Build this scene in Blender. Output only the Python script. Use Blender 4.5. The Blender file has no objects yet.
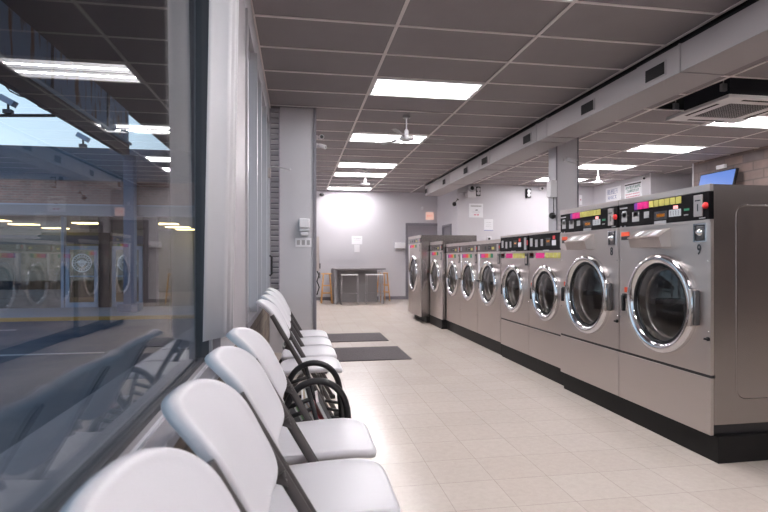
import bpy, bmesh, math, random
from mathutils import Vector, Matrix
random.seed(7)
PI = math.pi
scene = bpy.context.scene
COL = scene.collection

# ---------------------------------------------------------------- materials
def new_mat(name):
    m = bpy.data.materials.new(name); m.use_nodes = True
    nt = m.node_tree; b = nt.nodes['Principled BSDF']
    return m, nt, b
def S(b, **kw):
    names = dict(col='Base Color', rough='Roughness', metal='Metallic', spec='Specular IOR Level', coat='Coat Weight',
                 aniso='Anisotropic', emit='Emission Color', es='Emission Strength', trans='Transmission Weight')
    for k, v in kw.items():
        if k in ('col', 'emit'): v = (*v, 1)
        b.inputs[names[k]].default_value = v
def plain(name, col, rough=.5, metal=0., noise=0., nscale=8., bump=0., bscale=60., spec=.5, stretch=(1, 1, 1), rvar=0.):
    m, nt, b = new_mat(name); S(b, col=col, rough=rough, metal=metal, spec=spec)
    if noise or bump or rvar:
        tc = nt.nodes.new('ShaderNodeTexCoord'); mp = nt.nodes.new('ShaderNodeMapping')
        nt.links.new(tc.outputs['Object'], mp.inputs[0]); mp.inputs['Scale'].default_value = stretch
    if noise or rvar:
        n = nt.nodes.new('ShaderNodeTexNoise'); n.inputs['Scale'].default_value = nscale; n.inputs['Detail'].default_value = 5 if not rvar else 1
        nt.links.new(mp.outputs[0], n.inputs[0])
    if noise:
        mx = nt.nodes.new('ShaderNodeMix'); mx.data_type = 'RGBA'
        mx.inputs[6].default_value = (*[c * (1 - noise) for c in col], 1); mx.inputs[7].default_value = (*[min(1, c * (1 + noise)) for c in col], 1)
        nt.links.new(n.outputs[0], mx.inputs[0]); nt.links.new(mx.outputs[2], b.inputs['Base Color'])
    if rvar:
        mr = nt.nodes.new('ShaderNodeMapRange'); mr.inputs[1].default_value = .3; mr.inputs[2].default_value = .7
        mr.inputs[3].default_value = rough - rvar; mr.inputs[4].default_value = rough + rvar
        nt.links.new(n.outputs[0], mr.inputs[0]); nt.links.new(mr.outputs[0], b.inputs['Roughness'])
    if bump:
        n2 = nt.nodes.new('ShaderNodeTexNoise'); n2.inputs['Scale'].default_value = bscale; n2.inputs['Detail'].default_value = 3
        nt.links.new(mp.outputs[0], n2.inputs[0])
        bp = nt.nodes.new('ShaderNodeBump'); bp.inputs['Strength'].default_value = bump; bp.inputs['Distance'].default_value = .01
        nt.links.new(n2.outputs[0], bp.inputs['Height']); nt.links.new(bp.outputs[0], b.inputs['Normal'])
    return m
def emis(name, col, st):
    m, nt, b = new_mat(name); S(b, col=(.8, .8, .8) if 'l' == name[0] else (.02, .02, .02), emit=col, es=st, rough=.4); return m

M = {}
M['wall'] = plain('wall_paint', (.57, .555, .59), .55, noise=.04, nscale=1.5, bump=.05)
M['wall_back'] = M['wall']
M['part'] = plain('partition_paint', (.56, .545, .575), .5, noise=.04, nscale=2)
M['tile'] = plain('ceiling_tile', (.265, .24, .25), .85, noise=.10, nscale=3.0, bump=.25, bscale=120)
M['grid'] = plain('ceiling_grid_metal', (.80, .74, .73), .45)
M['duct'] = plain('duct_paint', (.36, .335, .345), .5, noise=.06, nscale=2)
M['dark'] = plain('dark_void', (.012, .011, .012), .9)
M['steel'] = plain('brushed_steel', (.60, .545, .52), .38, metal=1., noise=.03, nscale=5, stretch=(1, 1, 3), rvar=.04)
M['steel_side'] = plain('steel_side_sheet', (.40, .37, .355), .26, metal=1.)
M['chrome'] = plain('chrome', (.78, .78, .80), .10, metal=1.)
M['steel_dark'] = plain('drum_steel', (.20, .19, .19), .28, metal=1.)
M['black'] = plain('black_plastic', (.012, .012, .014), .35)
M['black_panel'] = plain('black_control_overlay', (.006, .005, .006), .6, spec=.10)
M['brown_panel'] = plain('brown_control_overlay', (.06, .042, .04), .35)
M['rubber'] = plain('rubber', (.015, .015, .016), .6)
M['base'] = plain('plinth_paint', (.012, .011, .011), .55, noise=.2, nscale=6, spec=.2)
M['magenta'] = plain('magenta', (.75, .01, .22), .4)
M['purple'] = plain('purple', (.16, .03, .30), .4)
M['yellow'] = plain('yellow_button', (.55, .50, .12), .45)
M['red'] = plain('red', (.70, .03, .03), .4)
M['orange'] = plain('orange_label', (.80, .10, .04), .5)
M['green'] = plain('green', (.03, .22, .12), .5)
M['white'] = plain('white_plastic', (.78, .77, .80), .4)
M['paper'] = plain('paper', (.82, .82, .85), .7)
M['label_grey'] = plain('grey_print', (.38, .37, .38), .5)
M['ink'] = plain('ink', (.03, .03, .035), .6)
M['teal_ink'] = plain('teal_ink', (.03, .20, .16), .6)
M['blue_ink'] = plain('blue_ink', (.25, .28, .45), .6)
M['pink_ink'] = plain('pink_ink', (.65, .25, .32), .6)
M['led_orange'] = emis('led_orange', (1., .35, .04), .45)
M['led_red'] = emis('led_red', (1., .04, .03), 1.0)
M['led_white'] = emis('display_glow', (.9, .92, 1.), .5)
M['chair'] = plain('chair_plastic', (.67, .66, .70), .38, bump=.06, bscale=220, noise=.015, nscale=5)
M['frame'] = plain('chair_frame', (.075, .068, .068), .42, metal=.0)
M['alu'] = plain('window_aluminium', (.55, .54, .57), .35, metal=.6)
M['alu_dark'] = plain('bronze_frame', (.085, .085, .095), .45, metal=.3)
M['sill'] = plain('sill_paint', (.42, .40, .43), .45, noise=.04)
M['blind'] = plain('blind_vinyl', (.90, .89, .92), .45)
M['louver'] = plain('louver_paint', (.40, .37, .42), .5)
M['mat'] = plain('mat_fibre', (.115, .10, .105), .9, noise=.15, nscale=60, bump=.5, bscale=300)
M['wood'] = plain('stool_wood', (.74, .42, .17), .4, noise=.18, nscale=6, stretch=(1, 1, .2))
M['laminate'] = plain('table_laminate', (.20, .19, .20), .4)
M['counter'] = plain('counter_panel', (.25, .24, .25), .45, noise=.1, nscale=3)
M['leg_grey'] = plain('stool_leg_metal', (.30, .29, .30), .4, metal=.5)
M['door'] = plain('door_paint', (.27, .25, .28), .45)
M['door_frame'] = plain('door_frame_paint', (.20, .19, .22), .45)
M['cam_white'] = plain('camera_shell', (.70, .68, .70), .35)
M['screen'] = emis('screen_blue', (.12, .27, .80), .85)
M['exit'] = emis('exit_face', (1., .62, .52), .75)
M['red_text'] = emis('exit_letters', (1., .30, .22), .8)
M['lamp'] = emis('lamp_lens', (1., .965, .985), 2.6)
M['tube'] = emis('lamp_tube', (1., .965, .985), 150.)
M['fix'] = plain('fixture_white', (.80, .78, .78), .4)
M['warm'] = emis('shop_lamp', (1., .78, .36), 9.0)
M['coollamp'] = emis('recessed_lamp', (1., .95, .95), 6.0)
M['post'] = plain('post_blue_paint', (.09, .13, .22), .45, noise=.15)
M['soffit'] = plain('soffit_paint', (.045, .040, .045), .8)
M['beam_dark'] = plain('beam_dark_paint', (.035, .035, .045), .6, noise=.3, nscale=2)
M['rail'] = plain('beam_rail_paint', (.28, .33, .43), .5)
M['roof'] = plain('roof_shingle', (.040, .046, .052), .9, noise=.3, nscale=5)
M['fascia'] = plain('fascia_paint', (.19, .19, .22), .6)
M['kerb'] = plain('kerb_concrete', (.33, .31, .32), .8, noise=.1)
M['yellow_line'] = plain('yellow_road_paint', (.45, .26, .06), .7)
M['white_line'] = plain('white_road_paint', (.45, .42, .40), .7)
M['brownpost'] = plain('brown_brick_pier', (.075, .045, .038), .8, noise=.2)
M['navy'] = plain('navy_sign', (.012, .018, .05), .5)
M['shopwall'] = plain('shop_wall', (.16, .13, .10), .8)
M['shopolive'] = plain('shop_interior', (.13, .12, .06), .8)
M['seal'] = plain('seal_white', (.80, .84, .88), .6)
M['mag_red'] = plain('magazine_red', (.55, .03, .06), .4)
M['mag_tan'] = plain('magazine_tan', (.50, .40, .30), .5)
M['mag_green'] = plain('magazine_green', (.10, .28, .08), .5)
M['cable'] = plain('cable_black', (.01, .01, .01), .6)

def mapped(nt, kind='Object', scale=(1, 1, 1), rot=(0, 0, 0)):
    tc = nt.nodes.new('ShaderNodeTexCoord'); mp = nt.nodes.new('ShaderNodeMapping')
    nt.links.new(tc.outputs[kind], mp.inputs[0]); mp.inputs['Scale'].default_value = scale; mp.inputs['Rotation'].default_value = rot
    return mp
# floor: 12 inch vinyl tiles, mottled beige, waxed
def floor_mat():
    m, nt, b = new_mat('vinyl_tile_floor'); S(b, rough=.22, spec=.5)
    mp = mapped(nt); mp.inputs['Location'].default_value = (-.128, .06, 0)
    br = nt.nodes.new('ShaderNodeTexBrick'); br.offset = 0; br.squash = 1
    br.inputs['Scale'].default_value = 1; br.inputs['Brick Width'].default_value = .3048; br.inputs['Row Height'].default_value = .3048
    br.inputs['Mortar Size'].default_value = .0024; br.inputs['Mortar Smooth'].default_value = .3; br.inputs['Bias'].default_value = 0
    br.inputs['Color1'].default_value = (.67, .60, .54, 1); br.inputs['Color2'].default_value = (.64, .565, .505, 1)
    br.inputs['Mortar'].default_value = (.50, .43, .38, 1)
    nt.links.new(mp.outputs[0], br.inputs[0])
    n = nt.nodes.new('ShaderNodeTexNoise'); n.inputs['Scale'].default_value = 26; n.inputs['Detail'].default_value = 8; n.inputs['Roughness'].default_value = .75
    nt.links.new(mp.outputs[0], n.inputs[0])
    cr = nt.nodes.new('ShaderNodeValToRGB'); cr.color_ramp.elements[0].position = .32; cr.color_ramp.elements[0].color = (.84, .81, .78, 1)
    cr.color_ramp.elements[1].position = .60; cr.color_ramp.elements[1].color = (1.06, 1.05, 1.05, 1)
    nt.links.new(n.outputs[0], cr.inputs[0])
    mx = nt.nodes.new('ShaderNodeMix'); mx.data_type = 'RGBA'; mx.blend_type = 'MULTIPLY'; mx.inputs[0].default_value = .42
    nt.links.new(br.outputs[0], mx.inputs[6]); nt.links.new(cr.outputs[0], mx.inputs[7])
    n2 = nt.nodes.new('ShaderNodeTexNoise'); n2.inputs['Scale'].default_value = 1.3; n2.inputs['Detail'].default_value = 3
    nt.links.new(mp.outputs[0], n2.inputs[0])
    m2 = nt.nodes.new('ShaderNodeMix'); m2.data_type = 'RGBA'; m2.blend_type = 'MULTIPLY'; m2.inputs[0].default_value = .25
    nt.links.new(mx.outputs[2], m2.inputs[6]); nt.links.new(n2.outputs[0], m2.inputs[7])
    nt.links.new(m2.outputs[2], b.inputs['Base Color'])
    m2.inputs[0].default_value = .12
    mr = nt.nodes.new('ShaderNodeMapRange'); mr.inputs[3].default_value = .20; mr.inputs[4].default_value = .27
    nt.links.new(n.outputs[0], mr.inputs[0]); nt.links.new(mr.outputs[0], b.inputs['Roughness'])
    bp = nt.nodes.new('ShaderNodeBump'); bp.inputs['Strength'].default_value = .12; bp.inputs['Distance'].default_value = .004
    n3 = nt.nodes.new('ShaderNodeTexNoise'); n3.inputs['Scale'].default_value = 9; nt.links.new(mp.outputs[0], n3.inputs[0])
    nt.links.new(n3.outputs[0], bp.inputs['Height']); nt.links.new(bp.outputs[0], b.inputs['Normal'])
    return m
M['floor'] = floor_mat()
def brick_mat(name, c1, c2, mortar, bw, rh, rot, ms=.008, rough=.85):
    m, nt, b = new_mat(name); S(b, rough=rough)
    mp = mapped(nt, rot=rot)
    br = nt.nodes.new('ShaderNodeTexBrick'); br.inputs['Scale'].default_value = 1
    br.inputs['Brick Width'].default_value = bw; br.inputs['Row Height'].default_value = rh; br.inputs['Mortar Size'].default_value = ms
    br.inputs['Color1'].default_value = (*c1, 1); br.inputs['Color2'].default_value = (*c2, 1); br.inputs['Mortar'].default_value = (*mortar, 1)
    nt.links.new(mp.outputs[0], br.inputs[0])
    n = nt.nodes.new('ShaderNodeTexNoise'); n.inputs['Scale'].default_value = 4; n.inputs['Detail'].default_value = 4
    nt.links.new(mp.outputs[0], n.inputs[0])
    mx = nt.nodes.new('ShaderNodeMix'); mx.data_type = 'RGBA'; mx.blend_type = 'MULTIPLY'; mx.inputs[0].default_value = .6
    nt.links.new(br.outputs[0], mx.inputs[6]); nt.links.new(n.outputs[0], mx.inputs[7]); nt.links.new(mx.outputs[2], b.inputs['Base Color'])
    bp = nt.nodes.new('ShaderNodeBump'); bp.inputs['Strength'].default_value = .4; bp.inputs['Distance'].default_value = .01
    nt.links.new(br.outputs['Fac'], bp.inputs['Height']); bp.invert = True; nt.links.new(bp.outputs[0], b.inputs['Normal'])
    return m
M['brick_out'] = brick_mat('red_brick', (.40, .20, .15), (.28, .135, .10), (.36, .30, .27), .215, .075, (-PI/2, 0, 0))
M['brick_low'] = brick_mat('tan_brick', (.30, .26, .24), (.24, .20, .18), (.28, .26, .25), .215, .075, (-PI/2, 0, 0))
M['stone'] = brick_mat('stone_wall', (.34, .25, .22), (.24, .20, .20), (.22, .18, .17), .42, .16, (0, PI/2, PI/2), .012)
M['knee'] = brick_mat('brown_stone', (.34, .27, .22), (.22, .17, .14), (.2, .17, .15), .30, .12, (0, PI/2, PI/2), .008)
def asphalt():
    m, nt, b = new_mat('asphalt'); S(b, rough=.75)
    mp = mapped(nt); n = nt.nodes.new('ShaderNodeTexNoise'); n.inputs['Scale'].default_value = .45; n.inputs['Detail'].default_value = 6
    nt.links.new(mp.outputs[0], n.inputs[0]); cr = nt.nodes.new('ShaderNodeValToRGB')
    cr.color_ramp.elements[0].position = .4; cr.color_ramp.elements[0].color = (.035, .045, .07, 1)
    cr.color_ramp.elements[1].position = .6; cr.color_ramp.elements[1].color = (.13, .12, .125, 1)
    nt.links.new(n.outputs[0], cr.inputs[0]); nt.links.new(cr.outputs[0], b.inputs['Base Color']); return m
M['asphalt'] = asphalt()
def rust():
    m, nt, b = new_mat('stained_fascia'); S(b, rough=.6)
    mp = mapped(nt, scale=(1, 2.2, .5)); n = nt.nodes.new('ShaderNodeTexNoise'); n.inputs['Scale'].default_value = 2.2; n.inputs['Detail'].default_value = 6
    nt.links.new(mp.outputs[0], n.inputs[0]); cr = nt.nodes.new('ShaderNodeValToRGB')
    cr.color_ramp.elements[0].position = .50; cr.color_ramp.elements[0].color = (.17, .24, .38, 1)
    cr.color_ramp.elements[1].position = .62; cr.color_ramp.elements[1].color = (.13, .065, .035, 1)
    nt.links.new(n.outputs[0], cr.inputs[0]); nt.links.new(cr.outputs[0], b.inputs['Base Color']); return m
M['rust'] = rust()
def glass(name, tint=(1, 1, 1), rough=.0, gain=1.0):
    m = bpy.data.materials.new(name); m.use_nodes = True; nt = m.node_tree
    for n in list(nt.nodes): nt.nodes.remove(n)
    out = nt.nodes.new('ShaderNodeOutputMaterial'); mix = nt.nodes.new('ShaderNodeMixShader')
    tr = nt.nodes.new('ShaderNodeBsdfTransparent'); gl = nt.nodes.new('ShaderNodeBsdfGlossy'); fr = nt.nodes.new('ShaderNodeFresnel')
    geo = nt.nodes.new('ShaderNodeNewGeometry'); mr = nt.nodes.new('ShaderNodeMapRange')
    mr.inputs[3].default_value = 1.5; mr.inputs[4].default_value = 1 / 1.5
    nt.links.new(geo.outputs['Backfacing'], mr.inputs[0]); nt.links.new(mr.outputs[0], fr.inputs['IOR'])
    tr.inputs[0].default_value = (*tint, 1); gl.inputs['Roughness'].default_value = rough; gl.inputs['Color'].default_value = (gain, gain, gain, 1)
    nt.links.new(fr.outputs[0], mix.inputs[0]); nt.links.new(tr.outputs[0], mix.inputs[1]); nt.links.new(gl.outputs[0], mix.inputs[2])
    nt.links.new(mix.outputs[0], out.inputs[0]); return m
M['glass'] = glass('window_glass', (.95, .96, .97), gain=.75)
M['bowl'] = glass('door_glass', (.52, .52, .52))
M['shopglass'] = glass('shop_glass', (.8, .8, .8))

# ---------------------------------------------------------------- geometry helper
class MB:
    def __init__(s): s.bm = bmesh.new(); s.mats = []
    def mi(s, m):
        if m not in s.mats: s.mats.append(m)
        return s.mats.index(m)
    def face(s, vs, m, smooth=False):
        try: f = s.bm.faces.new(vs)
        except ValueError: return
        f.material_index = s.mi(m); f.smooth = smooth; return f
    def box(s, x0, x1, y0, y1, z0, z1, m, mat4=None, bev=0):
        c = [Vector((x, y, z)) for x in (x0, x1) for y in (y0, y1) for z in (z0, z1)]
        if mat4: c = [mat4 @ v for v in c]
        v = [s.bm.verts.new(p) for p in c]
        fs = [s.face([v[i] for i in q], m) for q in ((0, 1, 3, 2), (4, 6, 7, 5), (0, 4, 5, 1), (2, 3, 7, 6), (0, 2, 6, 4), (1, 5, 7, 3))]
        if bev:
            es = list({e for f in fs for e in f.edges})
            r = bmesh.ops.bevel(s.bm, geom=es, offset=bev, segments=2, profile=.5, affect='EDGES', material=-1)
            for f in r['faces']: f.smooth = True
        return s
    def lathe(s, o, ax, prof, m, seg=40, caps=False, ref=None, smooth=True):
        """prof: (radius, distance along ax)"""
        ax = Vector(ax).normalized(); o = Vector(o)
        u = Vector(ref) if ref else (Vector((0, 0, 1)) if abs(ax.z) < .9 else Vector((1, 0, 0)))
        u = (u - ax * u.dot(ax)).normalized(); w = ax.cross(u)
        rings = []
        for r, t in prof:
            if r < 1e-5: rings.append([s.bm.verts.new(o + ax * t)])
            else: rings.append([s.bm.verts.new(o + ax * t + (u * math.cos(a) + w * math.sin(a)) * r) for a in [2 * PI * k / seg for k in range(seg)]])
        for a, b in zip(rings, rings[1:]):
            for k in range(seg):
                k2 = (k + 1) % seg
                if len(a) == 1 and len(b) == 1: continue
                if len(a) == 1: s.face([a[0], b[k2], b[k]], m, smooth)
                elif len(b) == 1: s.face([a[k], a[k2], b[0]], m, smooth)
                else: s.face([a[k], a[k2], b[k2], b[k]], m, smooth)
        if caps:
            for r in (rings[0], rings[-1]):
                if len(r) > 2: s.face(r, m)
        return s
    def cyl(s, p0, p1, r, m, seg=16, r1=None):
        p0 = Vector(p0); p1 = Vector(p1); L = (p1 - p0).length
        return s.lathe(p0, p1 - p0, [(r, 0), (r1 if r1 is not None else r, L)], m, seg, caps=True)
    def tube(s, pts, r, m, seg=10, ry=None, up=(0, 1, 0), closed=False):
        """sweep of an ellipse (r in the plane, ry along `up`) along pts"""
        pts = [Vector(p) for p in pts]; n = len(pts); rings = []; up = Vector(up).normalized(); ry = ry or r
        for i, p in enumerate(pts):
            if closed: t = pts[(i + 1) % n] - pts[i - 1]
            else: t = pts[min(i + 1, n - 1)] - pts[max(i - 1, 0)]
            t.normalize(); side = t.cross(up)
            if side.length < 1e-3: side = t.cross(Vector((1, 0, 0)))
            side.normalize(); u2 = side.cross(t).normalized()
            rings.append([s.bm.verts.new(p + side * r * math.cos(2 * PI * k / seg) + u2 * ry * math.sin(2 * PI * k / seg)) for k in range(seg)])
        prs = list(zip(rings, rings[1:]));
        if closed: prs.append((rings[-1], rings[0]))
        for a, b in prs:
            for k in range(seg): s.face([a[k], a[(k + 1) % seg], b[(k + 1) % seg], b[k]], m, True)
        if not closed: s.face(rings[0], m); s.face(rings[-1][::-1], m)
        return s
    def build(s, name, parent=None, loc=None, rot=None):
        me = bpy.data.meshes.new(name); bmesh.ops.recalc_face_normals(s.bm, faces=s.bm.faces); s.bm.to_mesh(me); s.bm.free()
        for m in s.mats: me.materials.append(M[m])
        o = bpy.data.objects.new(name, me); COL.objects.link(o)
        if parent: o.parent = parent
        if loc: o.location = loc
        if rot: o.rotation_euler = rot
        return o
def tag(o, label=None, cat=None, group=None, kind=None):
    if label: o['label'] = label
    if cat: o['category'] = cat
    if group: o['group'] = group
    if kind: o['kind'] = kind
    return o
def empty(name, loc, rz=0, label=None, cat=None, group=None):
    o = bpy.data.objects.new(name, None); COL.objects.link(o); o.location = loc; o.rotation_euler = (0, 0, rz)
    o.empty_display_size = .05
    return tag(o, label, cat, group)
def copy_tree(o, parent=None):
    c = o.copy(); COL.objects.link(c); c.parent = parent
    for ch in [x for x in bpy.data.objects if x.parent == o]: copy_tree(ch, c)
    return c
def struct(name, mb): return tag(mb.build(name), kind='structure')
def text(name, body, size, mat, loc, rot, parent=None, ext=.0008, align='CENTER', sx=1.):
    cu = bpy.data.curves.new(name, 'FONT'); cu.body = body; cu.size = size; cu.extrude = ext; cu.align_x = align; cu.align_y = 'CENTER'; cu.offset = size * .018
    cu.materials.append(M[mat]); o = bpy.data.objects.new(name, cu); COL.objects.link(o)
    dg = bpy.context.evaluated_depsgraph_get(); me = bpy.data.meshes.new_from_object(o.evaluated_get(dg)); bpy.data.objects.remove(o)
    me.transform(Matrix.Diagonal((sx, 1, 1, 1))); o = bpy.data.objects.new(name, me); COL.objects.link(o)
    o.location = loc; o.rotation_euler = rot; o.parent = parent
    return o
FX = (PI/2, 0, -PI/2)     # lettering that faces -X
FY = (PI/2, 0, 0)         # lettering that faces -Y

CZ = 3.085   # ceiling height
XL = -.34    # inner face of window wall
XG = -.41    # glass plane
YB = 14.87   # back wall
# ---------------------------------------------------------------- room shell
mb = MB(); mb.box(-.45, 10.2, -5, 15.0, -.2, 0, 'floor'); struct('floor', mb)
mb = MB(); mb.box(-.45, 3.094, YB, YB + .13, 0, 3.6, 'wall'); mb.box(3.094, 4.16, YB, YB + .13, 2.13, 3.6, 'wall'); struct('wall_back', mb)
mb = MB(); mb.box(4.04, 4.16, 14.26, YB, 0, 3.6, 'wall'); mb.box(4.04, 4.16, 13.42, 14.26, 2.08, 3.6, 'wall'); mb.box(4.04, 4.16, 12.9, 13.42, 0, 3.6, 'wall')
mb.box(4.16, 7.9, 12.9, 13.02, 0, 3.6, 'wall'); struct('wall_back_right', mb)
mb = MB(); mb.box(7.8, 7.92, 10.6, 12.9, 0, 3.6, 'wall'); struct('wall_right', mb)
mb = MB(); mb.box(7.92, 10.2, 10.6, 10.72, 0, 3.6, 'part'); struct('wall_recess', mb)
mb = MB(); mb.box(7.85, 8.0, -5, 9.4, 0, 3.6, 'stone'); mb.box(7.84, 7.85, 9.37, 9.4, 0, 3.6, 'wall'); mb.box(8.0, 10.2, 9.3, 9.4, 0, 3.6, 'part'); mb.box(10.1, 10.2, 9.4, 10.6, 0, 3.6, 'part'); struct('wall_right_stone', mb)
mb = MB(); mb.box(-.45, 10.2, -5.1, -5, 0, 3.6, 'wall'); struct('wall_front', mb)
# left wall with two window bays
mb = MB()
mb.box(-.45, XL, -5, YB, 0, .705, 'knee')
mb.box(-.45, XL, -5, YB, 2.86, 3.6, 'wall')
mb.box(-.45, XL, -5, -2.2, .705, 2.86, 'wall')
mb.box(-.45, XL, 2.46, 3.62, .705, 2.86, 'sill')
mb.box(-.45, XL, 6.9, YB, .705, 2.86, 'wall')
struct('wall_left', mb)
# ceiling: tiles, openings, grid
gx = [.804 + 1.22 * k for k in range(-1, 8)]; gy = [3.6 + .61 * k for k in range(-14, 19)]
xs = [XL] + gx[1:] ; xs = [XL] + [x for x in gx if x > XL + .05]; xs[-1] = 10.1
ys = [-5] + [y for y in gy if -4.9 < y < 14.8] + [YB]
FIX = []   # (column x0, row y0)
for y0 in (-4.33, -1.89, .55, 2.99, 5.43, 7.87, 10.31, 11.53, 13.97): FIX.append((.804, round(y0, 2)))
for y0 in (-.67, 3.6, 6.04, 7.87, 9.70, 11.53): FIX.append((5.684, round(y0, 2)))
AC = (4.464, 4.82, 5.684, 6.04)
mb = MB()
for i in range(len(xs) - 1):
    for j in range(len(ys) - 1):
        x0, x1, y0, y1 = xs[i], xs[i + 1], ys[j], ys[j + 1]
        xm, ym = (x0 + x1) / 2, (y0 + y1) / 2
        if AC[0] < xm < AC[2] and AC[1] < ym < AC[3]: continue
        if any(abs(x0 - a) < .05 and abs(y0 - b) < .05 for a, b in FIX): continue
        if x0 > 3.2 and x1 < 4.5 and y0 < 13:      # no tiles above the duct
            mb.box(x0 + .42, x1, y0, y1, CZ + .004, CZ + .018, 'tile'); continue
        mb.box(x0, x1, y0, y1, CZ + .004, CZ + .018, 'tile')
struct('ceiling', mb)
mb = MB()
for x in xs[:-1]:
    w = .014
    mb.box(x - (0 if x == XL else w), x + w, -5, YB, CZ - .004, CZ + .006, 'grid')
for j, y in enumerate(ys[1:-1]):
    inac = AC[1] + .1 < y < AC[3] - .1
    mb.box(XL, 3.244, y - .012, y + .012, CZ - .003, CZ + .006, 'grid')
    mb.box(3.66, 4.464 if inac else 7.85, y - .012, y + .012, CZ - .003, CZ + .006, 'grid')
    if inac: mb.box(5.684, 7.85, y - .012, y + .012, CZ - .003, CZ + .006, 'grid')
struct('ceiling_grid', mb)
mb = MB(); mb.box(-.45, 10.2, -5, 15, 3.6, 3.66, 'dark'); struct('roof_deck', mb)
# partition beside the windows
mb = MB(); mb.box(-.211, .215, 6.72, 6.92, 0, CZ, 'part'); mb.box(.205, .243, 6.70, 6.94, 0, CZ, 'door_frame'); struct('wall_partition', mb)
mb = MB()
mb.box(XL, -.325, 6.70, 6.76, .74, 3.05, 'louver'); mb.box(-.225, -.211, 6.70, 6.76, .74, 3.05, 'louver')
mb.box(XL, -.211, 6.70, 6.76, 3.02, 3.06, 'louver'); mb.box(XL, -.211, 6.74, 6.76, 0, .76, 'part'); mb.box(XL, -.211, 6.757, 6.77, .7, 3.05, 'door_frame')
z = .77
while z < 3.0:
    mb.box(-.325, -.225, -.004, .004, -.030, .030, 'wall', Matrix.Translation((0, 6.725, z)) @ Matrix.Rotation(.75, 4, 'X')); z += .067
tag(mb.build('louvered_shutter'), 'narrow grey louvered shutter panel between windows and grey partition', 'shutter')
# sills and frames
mb = MB(); mb.box(XG + .005, XL + .03, -2.2, 2.46, .705, .738, 'sill', bev=.006); mb.box(XL - .035, XL - .025, -2.2, 2.46, .738, .748, 'white'); struct('trim_1', mb)
mb = MB(); mb.box(XG + .005, XL + .02, 3.62, 6.70, .705, .752, 'sill', bev=.006); struct('trim_2', mb)
w1 = empty('window_1', (XG, 0, 0)); tag(w1, kind='structure')
mb = MB()
mb.box(-.035, .010, -2.2, 2.43, .738, .756, 'alu_dark'); mb.box(-.035, .022, -2.2, 2.43, 2.82, 2.86, 'alu_dark')
for y in (2.40,): mb.box(-.03, .030, y - .012, y + .03, .738, 2.86, 'alu_dark')
mb.box(-.03, .004, .735, .750, .775, 2.82, 'alu')
mb.box(.030, .040, 2.395, 2.435, .738, 2.86, 'alu')
mb.build('window_frame', w1)
mb = MB(); mb.box(-.004, .002, -2.2, .735, .756, 2.82, 'glass'); mb.build('window_pane', w1)
mb = MB(); mb.box(-.004, .002, .750, 2.39, .756, 2.82, 'glass'); mb.build('window_pane', w1)
w2 = empty('window_2', (XG, 0, 0)); tag(w2, kind='structure')
mb = MB()
mb.box(-.03, .03, 3.62, 6.70, .752, .79, 'alu'); mb.box(-.03, .03, 3.62, 6.70, 2.80, 2.86, 'alu')
for y, w, xx in ((3.64, .03, .085), (4.42, .03, .09), (4.55, .02, .06), (5.17, .035, .075), (5.95, .03, .08), (6.66, .03, .075)):
    mb.box(-.03, xx, y - w, y + w, .752, 2.86, 'alu')
mb.build('window_frame', w2)
mb = MB(); mb.box(-.004, .002, 3.67, 6.63, .79, 2.80, 'glass'); mb.build('window_pane', w2)
# doors at the back
d1 = empty('door_1', (3.094, YB, 0)); tag(d1, kind='structure')
mb = MB(); mb.box(0, .06, -.03, .1, 0, 2.20, 'door_frame'); mb.box(.98, 1.04, -.03, .1, 0, 2.20, 'door_frame'); mb.box(.06, .98, -.03, .1, 2.12, 2.20, 'door_frame'); mb.build('door_frame', d1)
mb = MB(); mb.box(.06, .98, .02, .07, 0, 2.12, 'door'); mb.build('door_leaf', d1)
mb = MB(); mb.cyl((.16, .02, 1.0), (.16, -.04, 1.0), .02, 'chrome'); mb.cyl((.16, -.035, 1.0), (.27, -.035, 1.0), .009, 'chrome'); mb.build('door_handle', d1)
d2 = empty('door_2', (4.04, 13.42, 0)); tag(d2, kind='structure')
mb = MB(); mb.box(-.03, .08, 0, .05, 0, 2.10, 'door_frame'); mb.box(-.03, .08, .79, .84, 0, 2.10, 'door_frame'); mb.box(-.03, .08, .05, .79, 2.03, 2.10, 'door_frame'); mb.build('door_frame', d2)
mb = MB(); mb.box(.02, .06, .05, .79, 0, 2.03, 'door'); mb.build('door_leaf', d2)
mb = MB(); mb.box(.583 - .3, 3.094, YB - .012, YB, 1.128, 1.152, 'wall'); struct('trim_3', mb)
mb = MB(); mb.box(-.3, 3.094, YB - .012, YB, 0, .09, 'door_frame'); struct('baseboard_back', mb)
# column
mb = MB(); mb.box(3.80, 4.155, 7.28, 7.52, 0, CZ, 'wall'); mb.box(3.798, 3.815, 7.27, 7.285, 0, CZ, 'door_frame'); mb.box(4.14, 4.157, 7.27, 7.285, 0, CZ, 'door_frame'); struct('column', mb)

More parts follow.
